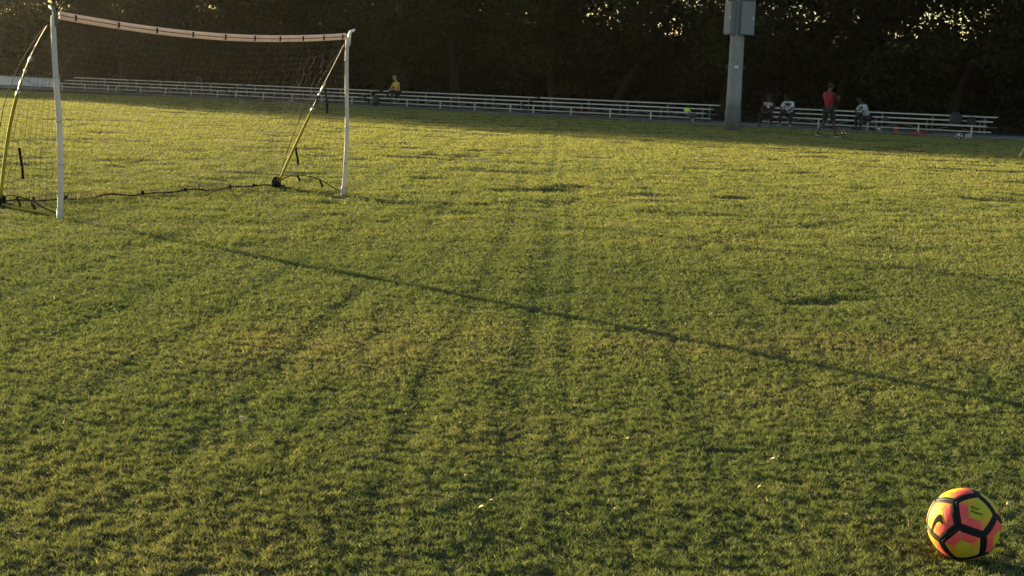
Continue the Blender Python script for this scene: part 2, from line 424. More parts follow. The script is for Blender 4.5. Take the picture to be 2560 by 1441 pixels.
while s < -9:
    tree(s + rr.uniform(-.8, .8), 7.0 + rr.uniform(-1.2, 1.2), k % 5, rr.uniform(.94, 1.06), rr.uniform(0, 6.28),
         FRONT_LABELS[k] if k < len(FRONT_LABELS) else 'dark tree beyond the right edge', 'front row of trees behind the bleachers'); s += rr.uniform(4.6, 5.8); k += 1
s = -72.0
while s < -9:
    tree(s + rr.uniform(-1, 1), 13.5 + rr.uniform(-1.5, 1.5), (k * 3 + 1) % 5, rr.uniform(.92, 1.04), rr.uniform(0, 6.28),
         'dark tree in the second row, half hidden by the front trees', 'second row of trees'); s += rr.uniform(5.2, 6.4) if s < -39 else 8.5; k += 1
s = -90.0
while s > -165:
    tree(s + rr.uniform(-1, 1), 8.5 + rr.uniform(-1.5, 1.5), k % 5, rr.uniform(.94, 1.06), rr.uniform(0, 6.28),
         'dark tree of the row that carries on beyond the left edge', 'trees beyond the left edge'); s -= rr.uniform(4.4, 5.6); k += 1

# added bank that blocks low sky light leaking between the trees
mb = MB(); vs = []; fs = []; NS_, NB_ = 130, 12; hr = random.Random(9)
for i in range(NS_ + 1):
    s_ = -178 + 250 * i / NS_
    top = 4.5 + .5 * math.sin(s_ * .21) + .35 * math.sin(s_ * .57 + 1) + .25 * math.sin(s_ * 1.3)
    for k in range(NB_ + 1):
        b_ = 17.5 + 45 * (k / NB_) ** 1.6; t_ = min(1, (b_ - 17.5) / 8.0); vs.append(row(s_, b_ + .5 * math.sin(s_ * .9 + k), .02 + top * (t_ * t_ * (3 - 2 * t_)) + hr.uniform(-.12, .12)))
for i in range(NS_):
    for k in range(NB_): a = i * (NB_ + 1) + k; fs.append((a, a + NB_ + 1, a + NB_ + 2, a + 1))
mb.add(vs, fs); tag(mb.build('added_bank', M['dirt'], None, True), kind='structure')

# undergrowth: one mass nobody could count
rng = np.random.default_rng(77); nC = 3600
ss = -106 + 120 * rng.random(nC); bb = 9 + 13 * rng.random(nC); zz = .1 + (4.3 + .9 * np.sin(ss * .31) + .6 * np.sin(ss * .83 + 1)) * rng.random(nC) ** .8
cs = np.array([tuple(row(a, b, c)) for a, b, c in zip(ss, bb, zz)])
co, n = leaf_cards(cs, .7 + .5 * rng.random(nC), 40, .16, .36, rng)
co[:, 2] = np.maximum(co[:, 2], .05)
ug = link('undergrowth', leaf_mesh('undergrowth', co, n, rng, (.022, .027, .012))); tag(ug, 'dark tangled undergrowth filling the wood behind the bleachers', 'undergrowth', None, 'stuff')

# low pale wall beyond the far end of the field
wp0, wp1 = ground_at(-140, 210), ground_at(520, 236)
wl_ = empty('low_wall', row(-88, 5.2), ROWROT, 'long low white wall beyond the far end of the bleachers', 'wall')
for i in range(9):
    MB().box((i * 4.05 - 24, 0, .29), (4.02, .22, .58), bev=.01).build('wall_panel', M['wallpaint'], wl_)
MB().box((-7.8, 0, .61), (36.6, .30, .06), bev=.01).build('coping', M['concrete'], wl_)

# ------------------------------------------------------------------ bleachers
BAY = 2.04; BL = 4 * BAY; OV = .52
def bl_mesh():
    d = {}
    def bx(n, c, sz, bev=.006): d[n] = MB().box(c, sz, bev=bev).mesh(n)
    bx('seat', (0, 0, 0), (BL + 2 * OV, .25, .05)); bx('foot', (0, 0, 0), (BL + 2 * OV + .1, .22, .04))
    bx('leg', (0, 0, .175), (.055, .05, .35)); bx('sup2', (0, 0, .26), (.07, .06, .52)); bx('sup3', (0, 0, .345), (.07, .06, .69))
    bx('rail', (0, 0, .025), (.06, 1.5, .05))
    L = math.hypot(BAY / 2, .26)
    d['brace'] = MB().box((0, 0, 0), (L, .012, .04)).mesh('brace'); return d
BM = bl_mesh()
for n_, m_ in (('seat', 'alu'), ('foot', 'foot'), ('leg', 'alu'), ('sup2', 'galv'), ('sup3', 'galv'), ('rail', 'galv'), ('brace', 'galv')): BM[n_].materials.append(M[m_])
fp_mesh = MB().box((0, 0, 0), (BL + 2 * OV + .1, .22, .05), bev=.006).mesh('front_foot'); fp_mesh.materials.append(M['alu'])
def bleacher(s0, label, bays=4):
    b = empty('bleacher', row(s0), ROWROT, label, 'bleacher', 'low metal bleachers along the walkway')
    b.location.z = .03
    mid = bays * BAY / 2; fr = (bays * BAY + 2 * OV) / (BL + 2 * OV)
    def pl(n, me, l): q = link(n, me, None, b, l); q.scale.x = fr
    for y, z in ((.075, .375), (.725, .545), (1.345, .715)): pl('seat_plank', BM['seat'], (mid, y, z))
    pl('foot_plank', fp_mesh, (mid, .44, .16)); pl('foot_plank', BM['foot'], (mid, 1.06, .33))
    for i in range(bays + 1):
        x = i * BAY
        link('front_leg', BM['leg'], None, b, (x, 0, 0)); link('support', BM['sup2'], None, b, (x + .05, .76, 0)); link('support', BM['sup3'], None, b, (x + .05, 1.38, 0)); link('base_rail', BM['rail'], None, b, (x + .05, .70, .0))
    for i in range(bays):
        for k in (0, 1):
            sg = 1 if k == 0 else -1
            link('brace', BM['brace'], None, b, (i * BAY + BAY * (.25 + .5 * k) + .05, .80 + .0 * k, .22), (0, -sg * math.atan2(.26, BAY / 2), 0))
    return b
bleacher(-70.5, 'short farthest bleacher, seen through the left of the goal net', 2)
bleacher(-65.7, 'second farthest bleacher, behind the middle of the goal net')
bleacher(-56.17, 'empty bleacher seen through the right of the goal net')
bleacher(-46.53, 'bleacher with the person in the yellow shirt at its left end')
bleacher(-37.10, 'empty bleacher left of the concrete light pole, lime bag on its end')
bleacher(-25.33, 'rightmost bleacher, with three people and sports gear')
hb = MB().tube([(0, 0, 0), (0, 0, .95), (.03, 0, 1.0), (.35, 0, 1.0), (.38, 0, .95), (.38, 0, 0)], .022, 8).build('hand_rail', M['galv'], None, True, row(-61.0, 1.7, .03), (0, 0, ROWROT))
tag(hb, 'bent tube hand rail standing behind a far bleacher', 'rail')

# ------------------------------------------------------------------ light pole
PP = ground_at(1830, 327)
lp = empty('light_pole', (PP.x, PP.y, 0), 0, 'tall tapering concrete light pole with grey cabinets', 'light pole')
MB().lathe([(.272 - .0075 * z, z) for z in np.linspace(.72, 14, 30)], 20).build('shaft', M['concrete'], lp, True)
MB().lathe([(.285, -.1), (.285, .70), (.279, .74)], 20).build('base_collar', M['concrete_dirty'], lp, True)
def cabinet(x, y, z0, z1, rz, w):
    c = MB().box((0, 0, 0), (w, .24, z1 - z0), bev=.012).build('cabinet', M['cabinet'], lp, False, (x, y, (z0 + z1) / 2), (0, 0, rz))
    MB().box((0, -.128, 0), (w - .05, .012, z1 - z0 - .06), bev=.004).build('cabinet_door', M['cabinet'], c)
    MB().box((w * .36, -.142, 0), (.02, .02, .1), bev=.003).build('handle', M['steel'], c)
for z0, z1 in ((3.33, 4.47), (4.50, 5.6)):
    cabinet(-.31, -.17, z0, z1, math.radians(-52), .36)
    cabinet(.26, -.27, z0, z1, math.radians(8), .50)
MB().tube([(.02, -.27, 3.34), (.02, -.27, 6)], .035, 8).build('conduit', M['cabinet'], lp, True)
MB().box((-.01, -.258, 2.22), (.14, .012, .085), bev=.002).build('label_plate', M['plate'], lp)
for sx in (-1, 1):
    MB().tube([(sx * .25 + sx * .05 * (1 - math.cos(a)), -.04, 2.22 + .06 * math.sin(a)) for a in np.linspace(0, 2 * math.pi, 13)], .009, 6).build('eye_ring', M['galv'], lp, True)

# ------------------------------------------------------------------ portable goal
LP, RPp = Vector((-4.20, 13.25, 0)), Vector((-2.052, 17.142, 0))
LBk, RBk = Vector((-5.10, 14.20, 0)), Vector((-2.974, 17.864, 0))
GO = (LP + RPp) / 2
goal = empty('soccer_goal', GO, 0, 'portable soccer goal with white posts, bowed crossbar and dark net', 'soccer goal')
LTp, RTp = Vector((-4.228, 13.25, 1.85)), Vector((-2.02, 17.142, 1.86))
BKN = Vector((-.875, .484, 0))
def loc(pts): return [Vector(p) - GO for p in pts]
def lerp(a, b, t): return a + (b - a) * t
def post(B, T, r, joints):
    pts = [lerp(B, T, t) + Vector((.018 * math.sin(t * 5), 0, 0)) for t in np.linspace(0, 1, 16)]
    p = MB().tube(loc(pts), [r * (1.06 - .12 * t) for t in np.linspace(0, 1, 16)], 14).build('post', M['white_sleeve'], goal, True)
    for t in joints:
        q = lerp(B, T, t) + Vector((.018 * math.sin(t * 5), 0, 0)); q2 = lerp(B, T, t + .009) + Vector((.018 * math.sin(t * 5), 0, 0))
        MB().tube(loc([q, q2]), r * 1.09, 14).build('joint_band', M['grey_sleeve'], p, True)
    q2 = lerp(B, T, .052)
    MB().tube(loc([B - Vector((0, 0, .03)), q2]), r * 1.13, 14).build('post_foot', M['grey_sleeve'], p, True)
post(LP, LTp, .0255, (.27, .48, .70)); post(RPp, RTp, .0235, (.2, .43, .66, .85))
def bar(t, dz=0.0, fw=0.0):
    p = lerp(LTp, RTp, t); sag = .105 * (math.sin(math.pi * t) ** .9 if 0 < t < 1 else 0)
    return p + Vector((0, 0, -sag + .01 + dz)) - BKN * fw
ts = np.linspace(.012, .985, 40)
M['bar_sleeve'] = mat('white sleeve tinted sunlit peach', (.62, .53, .49), .75, vary=.12, scale=9, bump=.2, bscale=70, trans=.30)  # white fabric; the peach paints in sunlight shining through it
cb = MB().tube(loc([bar(t, .017) for t in ts]), .020, 12).build('crossbar', M['bar_sleeve'], goal, True)
MB().tube(loc([bar(t, -.019, .002) for t in ts]), .0175, 10).build('lower_sleeve', M['bar_sleeve'], cb, True)
MB().tube(loc([bar(t, -.001, .020) for t in ts]), .0035, 6).build('lacing_cord', M['black'], cb, True)
for t in (.05, .17, .285, .40, .51, .615, .71, .80, .885, .965):
    MB().tube(loc([bar(t, -.026, .022), bar(t, .0, .031), bar(t, .026, .024)]), .009, 6, flat=1.3).build('clip', M['black'], cb)
for T, s_ in ((LTp, -1), (RTp, 1)):
    MB().tube(loc([T + Vector((0, 0, -.10)), T + Vector((.005 * s_, 0, .02)), T + Vector((.015 * s_, 0, .06)), T + Vector((.06 * s_, .03, .085))]), [.017, .02, .018, .014], 8).build('corner_joint', M['white_paint'] if s_ > 0 else M['galv'], goal, True)
def brace(T, B, bow, split):
    f = lambda t: lerp(T, B, t) + BKN * (bow * math.sin(math.pi * t ** .8)) + Vector((0, 0, .35 * bow * math.sin(math.pi * t)))
    a = np.linspace(0, split, 12); b = np.linspace(split, .965, 12)
    u = MB().tube(loc([f(t) for t in a]), .0095, 8).build('brace_pole', M['black_pole'], goal, True)
    MB().tube(loc([f(t) for t in b]), .0165, 10).build('brace_sleeve', M['yellow_pole'], goal, True)
    MB().tube(loc([f(split - .012), f(split + .012)]), .019, 10).build('ferrule', M['steel'], u, True)
    for t0, t1 in ((.30, .355), (.365, .38)) if bow < .1 else ((.22, .25), (.29, .31), (.335, .40)):
        MB().tube(loc([f(t0), f((t0 + t1) / 2), f(t1)]), [.011, .0165, .011], 8).build('ferrule', M['steel'], u, True)
    # net edge cord running beside the pole
    MB().tube(loc([f(t) + (BKN * .05 + Vector((0, 0, .02))) * math.sin(math.pi * t) + (B - T).cross(BKN).normalized() * (-.08 * math.sin(math.pi * t)) for t in np.linspace(.03, .97, 24)]), .0045, 6).build('edge_cord', M['black'], goal, True)
    ft = MB(); ft.blob((0, 0, .0), (.075, .06, .085), 12, 3, .05); ft.box((-.05, 0, -.05), (.20, .07, .05), bev=.01)
    ft.build('brace_foot', M['black'], goal, True, B + Vector((0, 0, .055)) - GO, (0, 0, math.atan2(-(RPp - LP).y, -(RPp - LP).x)))
    return f
fL = brace(LTp, LBk, .17, .42); fR = brace(RTp, RBk, .02, .47)
# back ground bar with lumps of gathered net
bk = [lerp(LBk, RBk, t) + Vector((0, 0, .035 + .012 * math.sin(t * 23) + .01 * math.sin(t * 41))) + BKN * (.03 * math.sin(t * 17)) for t in np.linspace(0, 1, 60)]
MB().tube(loc(bk), [.006 + .004 * abs(math.sin(i * 1.3)) for i in range(60)], 7).build('ground_bar', M['black'], goal, True)
MB().tube(loc([LP + Vector((0, 0, .02)), lerp(LP, LBk, .3) + Vector((0, 0, .03)), lerp(LP, LBk, .65) + Vector((0, 0, .02)), LBk + Vector((0, 0, .03))]), .011, 8).build('side_bar', M['yellow_pole'], goal, True)
def arc(A, B, hs): 
    n = len(hs) - 1; return [lerp(A, B, i / n) + Vector((0, 0, h)) for i, h in enumerate(hs)]
MB().tube(loc(arc(RBk, RPp, (.05, .12, .17, .175, .185, .18, .15, .11, .06, .03))), .006, 6).build('side_cord', M['black'], goal, True)
MB().tube(loc(arc(LBk, LP, (.05, .13, .14, .13, .12, .08, .06, .04))), .006, 6).build('side_cord', M['black'], goal, True)
def strap(P, L, wv=.02):
    pts = [P, P + Vector((.01, .0, -.3 * L)), P + Vector((.025, 0, -.6 * L)), P + Vector((.03, .01, -L))]
    MB().tube(loc(pts), .014, 6, flat=.45).build('strap', M['black'], goal, True)
strap(fL(.70) + (BKN * -.05) + Vector((.09, 0, 0)), .30); strap(fR(.73) + Vector((.02, 0, 0)), .20); strap(fR(.33) + Vector((.03, 0, 0)), .30)
for q, L in ((lerp(RBk, RPp, .32) + Vector((0, 0, .18)), .06), (lerp(RBk, RPp, .66) + Vector((0, 0, .15)), .09), (lerp(LBk, LP, .3) + Vector((0, 0, .13)), .09), (lerp(LBk, LP, .55) + Vector((0, 0, .1)), .06)): strap(q, L)
for t in (.10, .2, .46, .62, .8, .9):
    p = lerp(LBk, RBk, t); MB().blob((0, 0, 0), (.022, .018, .022), 8, int(t * 100), .2).build('net_peg', M['black'], goal, True, p + Vector((0, 0, .05)) - GO)
# net
def net_mesh():
    mb = MB(); NU, NV = 62, 28; g = random.Random(4); r = .0015
    jit = [[(g.gauss(0, .008), g.gauss(0, .010)) for _ in range(NU + 1)] for _ in range(NV + 1)]
    def back(u, v, j=(0, 0)):
        top = bar(u, -.02); bot = lerp(LBk, RBk, u) + Vector((0, 0, .05))
        p = lerp(top, bot, v); eb = (1 - abs(2 * u - 1)) 
        edge = (fL(v) - lerp(LTp, LBk, v)) * (1 - u) ** 3 + (fR(v) - lerp(RTp, RBk, v)) * u ** 3
        p += edge - BKN * (.10 * math.sin(math.pi * v ** .8) * min(1, 3 * eb)) + Vector((0, 0, -.06 * math.sin(math.pi * v) * math.sin(math.pi * u)))
        return p + BKN * j[0] * 2 + Vector((0, 0, j[1]))
    grid = [[back(i / NU, k / NV, jit[k][i]) for i in range(NU + 1)] for k in range(NV + 1)]
    for i in range(NU + 1): mb.tube(loc([grid[k][i] for k in range(NV + 1)]), r, 4, cap=False)
    for k in range(1, NV + 1):
        pts = []
        for i in range(NU + 1):
            pts.append(grid[k][i])
            if i < NU: pts.append((grid[k][i] + grid[k][i + 1]) / 2 + Vector((0, 0, -.012)))
        mb.tube(loc(pts), r, 4, cap=False)
    for (P0, f, N2) in ((LP, fL, 9), (RPp, fR, 9)):
        T = LTp if P0 is LP else RTp; B = LBk if P0 is LP else RBk
        rows = []
        for k in range(NV + 1):
            v = k / NV; a = lerp(T, P0, v); b = f(v * .97); n = max(1, int(N2 * v + .5))
            rows.append([lerp(a, b, i / N2) + Vector((0, 0, -.03 * math.sin(math.pi * i / N2) * v + g.gauss(0, .006))) for i in range(N2 + 1)])
        for k in range(2, NV + 1): mb.tube(loc(rows[k]), r, 4, cap=False)
        for i in range(N2 + 1): mb.tube(loc([rows[k][i] for k in range(NV + 1)]), r, 4, cap=False)
    return mb.mesh('net')
link('net', net_mesh(), M['net'], goal)
sk_ = MB(); g_ = random.Random(12)
for i in range(300):
    t_ = i / 299; a_ = lerp(LBk, RBk, t_) + BKN * (.03 * math.sin(t_ * 17) + g_.gauss(0, .012)); hh = .07 + .03 * math.sin(t_ * 11) + g_.gauss(0, .012)
    sk_.tube(loc([a_ + Vector((0, 0, .0)), a_ + Vector((g_.gauss(0, .01), g_.gauss(0, .01), hh))]), .0024, 4, cap=False)
sk_.build('net_skirt', M['net'], goal)

# slanted pole of another goal, just inside the right edge
pb = ground_at(2549, 391)
sp = empty('slanted_pole', (pb.x, pb.y, 0), 0, 'thin pale slanted pole entering at the right edge', 'pole')
M['pale_pole'] = mat('pale pole', (.70, .58, .34), .6, spec=.2)
MB().tube([(0, 0, .02), (.55, .1, .95), (.95, .2, 1.75)], .018, 8).build('shaft', M['pale_pole'], sp, True)
MB().tube([(-.02, 0, -.02), (.03, .005, .06)], .022, 8).build('ferrule', M['steel'], sp, True)

# ------------------------------------------------------------------ balls
G = (1 + 5 ** .5) / 2
DV = [Vector((x, y, z)).normalized() for x in (-1, 1) for y in (-1, 1) for z in (-1, 1)]
for a_ in (-1, 1):
    for b_ in (-1, 1): DV += [Vector((0, a_ / G, b_ * G)).normalized(), Vector((a_ / G, b_ * G, 0)).normalized(), Vector((a_ * G, 0, b_ / G)).normalized()]
def pentagons(Rm):
    V = [Rm @ v for v in DV]; faces = []
    for n in [Vector(q) for q in [(0, s1 * G, s2 * 1) for s1 in (-1, 1) for s2 in (-1, 1)] + [(s1 * G, s2 * 1, 0) for s1 in (-1, 1) for s2 in (-1, 1)] + [(s1 * 1, 0, s2 * G) for s1 in (-1, 1) for s2 in (-1, 1)]]:
        n = (Rm @ n).normalized(); idx = sorted(range(20), key=lambda i: -V[i].dot(n))[:5]
        e1 = (V[idx[0]] - n * V[idx[0]].dot(n)).normalized(); e2 = n.cross(e1)
        idx.sort(key=lambda i: math.atan2(V[i].dot(e2), V[i].dot(e1))); faces.append((n, [V[i] for i in idx]))
    return faces
BALLROT = Matrix(((.9453, .117, -.3046), (.2378, .3922, .8886), (.2234, -.9124, .3429)))
def smooth01(a, b, x): t = min(1, max(0, (x - a) / (b - a))); return t * t * (3 - 2 * t)
def ball_panel(n, vs, R, colfn, fine, border=.805, inner=.40):
    """One stitched pentagon: inner pentagon, five ring fields, black border, all with pressed grooves."""
    T = [0, .2, .32, .36, .38, .392, .40, .408, .42, .45, .52, .62, .72, .76, .785, .797, .803, .81, .825, .86, .91, .94, .965, .985, 1.0] if fine else [0, .3, .5, .78, .80, .9, 1.0]
    NS = 14 if fine else 3
    co = []; cols = []; fs = []
    ring = 5 * NS
    for t in T:
        for k in range(5):
            for j in range(NS):
                q = j / NS; e = vs[k].lerp(vs[(k + 1) % 5], q)
                d = (n * (1 - t) + e * t).normalized() if t > 0 else n.copy()
                rad = 0.0
                if fine:
                    if t > .93: rad -= .0016 * smooth01(.93, 1, t) ** 1.5
                    rad += .0007 * math.exp(-((t - .93) / .035) ** 2)
                    rad -= .0008 * math.exp(-((t - .805) / .012) ** 2)
                    rad -= .0006 * math.exp(-((t - inner) / .016) ** 2)
                    if inner < t < border and (j == 0): rad -= .0005
                else:
                    if t > .95: rad -= .0015
                co.append(d * (R + rad)); cols.append((t, (k + q) , d))
    for i in range(len(T) - 1):
        for j in range(ring):
            a, b = i * ring + j, i * ring + (j + 1) % ring
            if i == 0: fs.append((a, b + ring, a + ring)) if False else fs.append((a, a + ring, b + ring, b)[::-1])
            else: fs.append((a, b, b + ring, a + ring))
    me = bpy.data.meshes.new('panel'); me.from_pydata([tuple(c) for c in co], [], fs); 
    me.polygons.foreach_set('use_smooth', [True] * len(fs))
    C = [colfn(t, s_, d) for t, s_, d in cols]
    at = me.attributes.new('Col', 'FLOAT_COLOR', 'POINT'); at.data.foreach_set('color', np.array([(*c, 1) for c in C], dtype=np.float32).ravel())
    me.update(); return me
def ball_mat(name, rough):
    m, N, L, B = node_mat(name); at = N.new('ShaderNodeAttribute'); at.attribute_name = 'Col'
    nz = N.new('ShaderNodeTexNoise'); nz.inputs['Scale'].default_value = 45; nz.inputs['Detail'].default_value = 8; nz.inputs['Roughness'].default_value = .7; tc = N.new('ShaderNodeTexCoord'); L.new(tc.outputs['Object'], nz.inputs['Vector'])
    mp = N.new('ShaderNodeMapRange'); mp.inputs[3].default_value = .70; mp.inputs[4].default_value = 1.10; L.new(nz.outputs['Fac'], mp.inputs[0])
    mx = N.new('ShaderNodeMixRGB'); mx.blend_type = 'MULTIPLY'; mx.inputs[0].default_value = 1; L.new(at.outputs['Color'], mx.inputs[1]); L.new(mp.outputs[0], mx.inputs[2])
    L.new(mx.outputs[0], B.inputs['Base Color']); B.inputs['Roughness'].default_value = rough; B.inputs['Specular IOR Level'].default_value = .12
    vo = N.new('ShaderNodeTexVoronoi'); vo.inputs['Scale'].default_value = 420; L.new(tc.outputs['Object'], vo.inputs['Vector'])
    bp = N.new('ShaderNodeBump'); bp.inputs['Strength'].default_value = .12; bp.inputs['Distance'].default_value = .001; L.new(vo.outputs['Distance'], bp.inputs['Height']); L.new(bp.outputs['Normal'], B.inputs['Normal'])
    return m
M['ball'] = ball_mat('ball cover', .58)
M['ball_core'] = mat('ball seam', (.012, .012, .014), .5)
def mixc(a, b, t): return tuple(x + (y - x) * t for x, y in zip(a, b))
def make_ball(name, pos, R, Rm, colfor, fine, label, group=None):
    b = empty(name, pos, 0, label, 'ball', group)
    core = MB().lathe([(math.sqrt(max(0, 1 - z * z)) * (R - .0028), z * (R - .0028)) for z in [math.sin(a) for a in np.linspace(-1.55, 1.55, 15)]], 24).build('seam', M['ball_core'], b, True)
    parts = []
    for k, (n, vs) in enumerate(pentagons(Rm)):
        parts.append(link('panel', ball_panel(n, vs, R, colfor(n, vs), fine), M['ball'], b))
    return b, parts
YEL, ORG, PNK, BLK = (.70, .36, .015), (.78, .23, .035), (.74, .095, .10), (.010, .010, .013)
LIM = (.46, .40, .035)
def main_cols(n, vs):
    V2 = Vector((-.437, -.877, .200)); V6 = Vector((.228, -.2815, .932)); low = Vector((.75, -.55, -.35))
    if n.dot(V2) > .75: pole, yel = V2, LIM
    elif n.z > .75: pole, yel = V6, YEL
    elif n.x > .7: pole, yel = low.normalized(), LIM
    else: pole, yel = vs[0], YEL
    if n.x < -.6: yel = (.72, .33, .012)
    def f(t, s_, d):
        if t >= .805: return BLK
        # colour fields: the ring fields nearest the pole are pink and fade over orange to yellow
        k = int(s_) % 5; e = (vs[k] + vs[(k + 1) % 5]).normalized()
        if abs(t - .40) < .009: return mixc(yel, (.30, .22, .02), .6)
        if t <= .40: return mixc(yel, (.40, .36, .03), .25)
        near = smooth01(.50, .96, .55 * d.dot(pole) + .45 * e.dot(pole))
        c = mixc(yel, ORG, min(1, near * 1.7)); c = mixc(c, PNK, smooth01(.2, .6, near))
        j = s_ % 1.0
        if j < .01: c = mixc(c, (.45, .32, .06), .6)
        return c
    return f
mb_, mparts = make_ball('soccer_ball', BALL, BALL_R, BALLROT, main_cols, True, 'yellow and pink soccer ball with black panel borders in the foreground')
def on_ball(x, y, R):
    d = (_F + _r * ((x - PW / 2) / FPX) - _u * ((y - PH / 2) / FPX)).normalized(); o = CAMPOS - BALL
    b = o.dot(d); D = b * b - (o.dot(o) - R * R); return (CAMPOS + d * (-b - math.sqrt(max(D, 0)))) - BALL
# printed mark on the left panel and lettering on the upper right panel, laid on the cover
sw = [(160, 905), (168, 830), (180, 765), (200, 700), (228, 640), (262, 590), (300, 555), (325, 548), (345, 560), (358, 600), (366, 660), (372, 710), (380, 775), (362, 735), (345, 705), (322, 688), (298, 680), (275, 684), (252, 702), (230, 735), (212, 775), (196, 820), (180, 865)]
swp = [on_ball(2305 + x / 7.205, 1210 + y / 7.205, BALL_R + .0009) for x, y in sw]
bm = bmesh.new(); vv = [bm.verts.new(p) for p in swp]; f_ = bm.faces.new(vv); bmesh.ops.triangulate(bm, faces=[f_])
bmesh.ops.subdivide_edges(bm, edges=list(bm.edges), cuts=4, use_grid_fill=True)
for v in bm.verts: v.co = v.co.normalized() * (BALL_R + .0010)
me = bpy.data.meshes.new('printed_mark'); bm.to_mesh(me); bm.free()
M['print'] = mat('black print', (.012, .011, .010), .8, spec=.03)
def panel_near(d): return max(mparts, key=lambda o: Vector(o.data.vertices[0].co).normalized().dot(d.normalized()))
link('printed_mark', me, M['print'], panel_near(swp[6]))
def ball_text(txt, x0, y0, x1, y1, hpx):
    cu = bpy.data.curves.new('t', 'FONT'); cu.body = txt; cu.size = 1.0; cu.offset = .018; cu.shear = .25
    to = bpy.data.objects.new('t', cu); COL.objects.link(to); dg = bpy.context.evaluated_depsgraph_get()
    me = bpy.data.meshes.new_from_object(to.evaluated_get(dg)); bpy.data.objects.remove(to)
    n = len(me.vertices); a = np.empty(n * 3); me.vertices.foreach_get('co', a); a = a.reshape(-1, 3); w = a[:, 0].max()
    L = math.hypot(x1 - x0, y1 - y0); ux, uy = (x1 - x0) / L, (y1 - y0) / L
    for i, v in enumerate(me.vertices):
        u_ = a[i, 0] / w * L; k = a[i, 1] * hpx
        v.co = on_ball(x0 + ux * u_ + uy * k, y0 + uy * u_ - ux * k, BALL_R + .0006)
    return me
tp = panel_near(on_ball(2440, 1275, BALL_R))
link('lettering', ball_text('Kaur', 2426, 1271, 2449, 1276.5, 10.5), M['print'], tp)
link('lettering', ball_text('Prieto', 2424, 1281, 2456, 1289.5, 10.5), M['print'], tp)

def small_cols(c1, c2, stripe=False):
    def g(n, vs):
        def f(t, s_, d):
            if stripe: return c1 if (t < .28 or .5 < t < .8) else c2
            return c2 if t > .66 else c1
        return f
    return g
WHT, GRY = (.72, .72, .72), (.14, .15, .16)
def stand(px_, py_, R): p = ground_at(px_, py_); return Vector((p.x, p.y, R + .012))
Q = lambda a, b, c: (Matrix.Rotation(a, 3, 'X') @ Matrix.Rotation(b, 3, 'Y') @ Matrix.Rotation(c, 3, 'Z'))
make_ball('soccer_ball', stand(2108, 343, .11), .11, Q(.3, .5, .2), small_cols((.68, .50, .16), BLK), False, 'yellow and black ball on the grass beside the standing person')
make_ball('soccer_ball', stand(2197, 331, .11), .11, Q(1.0, .2, .7), small_cols(WHT, BLK), False, 'black and white ball leaning against the dark bag with lime trim')
make_ball('soccer_ball', stand(2397, 349, .11), .11, Q(.1, .9, .3), small_cols(WHT, BLK), False, 'black and white ball, left of the pair by the right bleacher end')
make_ball('soccer_ball', stand(2420, 352, .115), .115, Q(.6, .2, 1.3), small_cols(WHT, GRY, True), False, 'white ball with grey rings, right of the pair by the bleacher end')

# ------------------------------------------------------------------ gear
M['orange'] = mat('orange plastic', (.80, .16, .02), .45, vary=.1)
M['red'] = mat('red cloth', (.55, .025, .03), .8, vary=.35, scale=14)
M['darkbag'] = mat('dark nylon', (.014, .015, .018), .6, vary=.3)
M['navybag'] = mat('navy nylon', (.03, .04, .075), .6, vary=.3)
M['lime'] = mat('lime nylon', (.55, .75, .12), .5, vary=.12)
M['brownbag'] = mat('brown canvas', (.06, .035, .025), .8, vary=.3)
# stack of disc cones
p = ground_at(2240, 332); t = empty('cone_stack', (p.x, p.y, .02), 0, 'small stack of orange disc cones in front of the bleacher', 'cones')
for i in range(6):
    z = .026 * i; MB().lathe([(.098, z), (.098, z + .008), (.085, z + .05), (.062, z + .085), (.05, z + .088)], 18).build('disc_cone', M['orange'], t, True)
p = ground_at(2293, 338); t = empty('bib_pile', (p.x, p.y, .02), ROWROT, 'flat pile of red training bibs by the bleacher leg', 'bibs')
for i, (dx, dy, sx) in enumerate(((-.2, 0, .13), (-.04, .03, .13), (.12, -.02, .15), (.22, .02, .10), (.02, -.08, .12))):
    MB().blob((dx, dy, .025 + .02 * (i % 2)), (sx, .10, .035), 14, i, .18).build('bib', M['red'], t, True)
def backpack(name, pos, rz, sc, m, label, cat='backpack', trim=None):
    t = empty(name, pos, rz, label, cat); t.scale = (sc, sc, sc)
    bm = bmesh.new(); bmesh.ops.create_cube(bm, size=1.0)
    for v in bm.verts:
        k = .8 if v.co.z > 0 else 1.0; v.co = Vector((v.co.x * .34 * k, v.co.y * .22 * k, v.co.z * .48 + .24))
    bmesh.ops.bevel(bm, geom=list(bm.edges), offset=.06, segments=3, affect='EDGES')
    me = bpy.data.meshes.new('sack'); bm.to_mesh(me); bm.free(); me.polygons.foreach_set('use_smooth', [True] * len(me.polygons)); link('sack', me, m, t)
    MB().box((0, -.13, .15), (.24, .07, .2), bev=.03).build('front_pocket', m, t, True)
    MB().tube([(-.05, .02, .46), (-.045, .02, .53), (.045, .02, .53), (.05, .02, .46)], .011, 6).build('carry_loop', M['black'], t, True)
    for sx in (-1, 1): MB().tube([(sx * .09, .1, .43), (sx * .11, .17, .33), (sx * .11, .16, .16), (sx * .1, .11, .06)], .016, 6, flat=1.6).build('shoulder_strap', M['black'], t, True)
    if trim: MB().tube([(-.12, -.10, .44), (0, -.125, .46), (.12, -.10, .42)], .022, 8).build('trim', trim, t, True)
    return t
q = row(-17.95, .42, .215); backpack('backpack', q, ROWROT, 1.45, M['darkbag'], 'big black backpack on the foot plank at the right bleacher end')
q = row(-17.35, .46, .215); backpack('backpack', q, ROWROT + .3, 1.1, M['darkbag'], 'smaller black backpack on the foot plank, right of the big one')
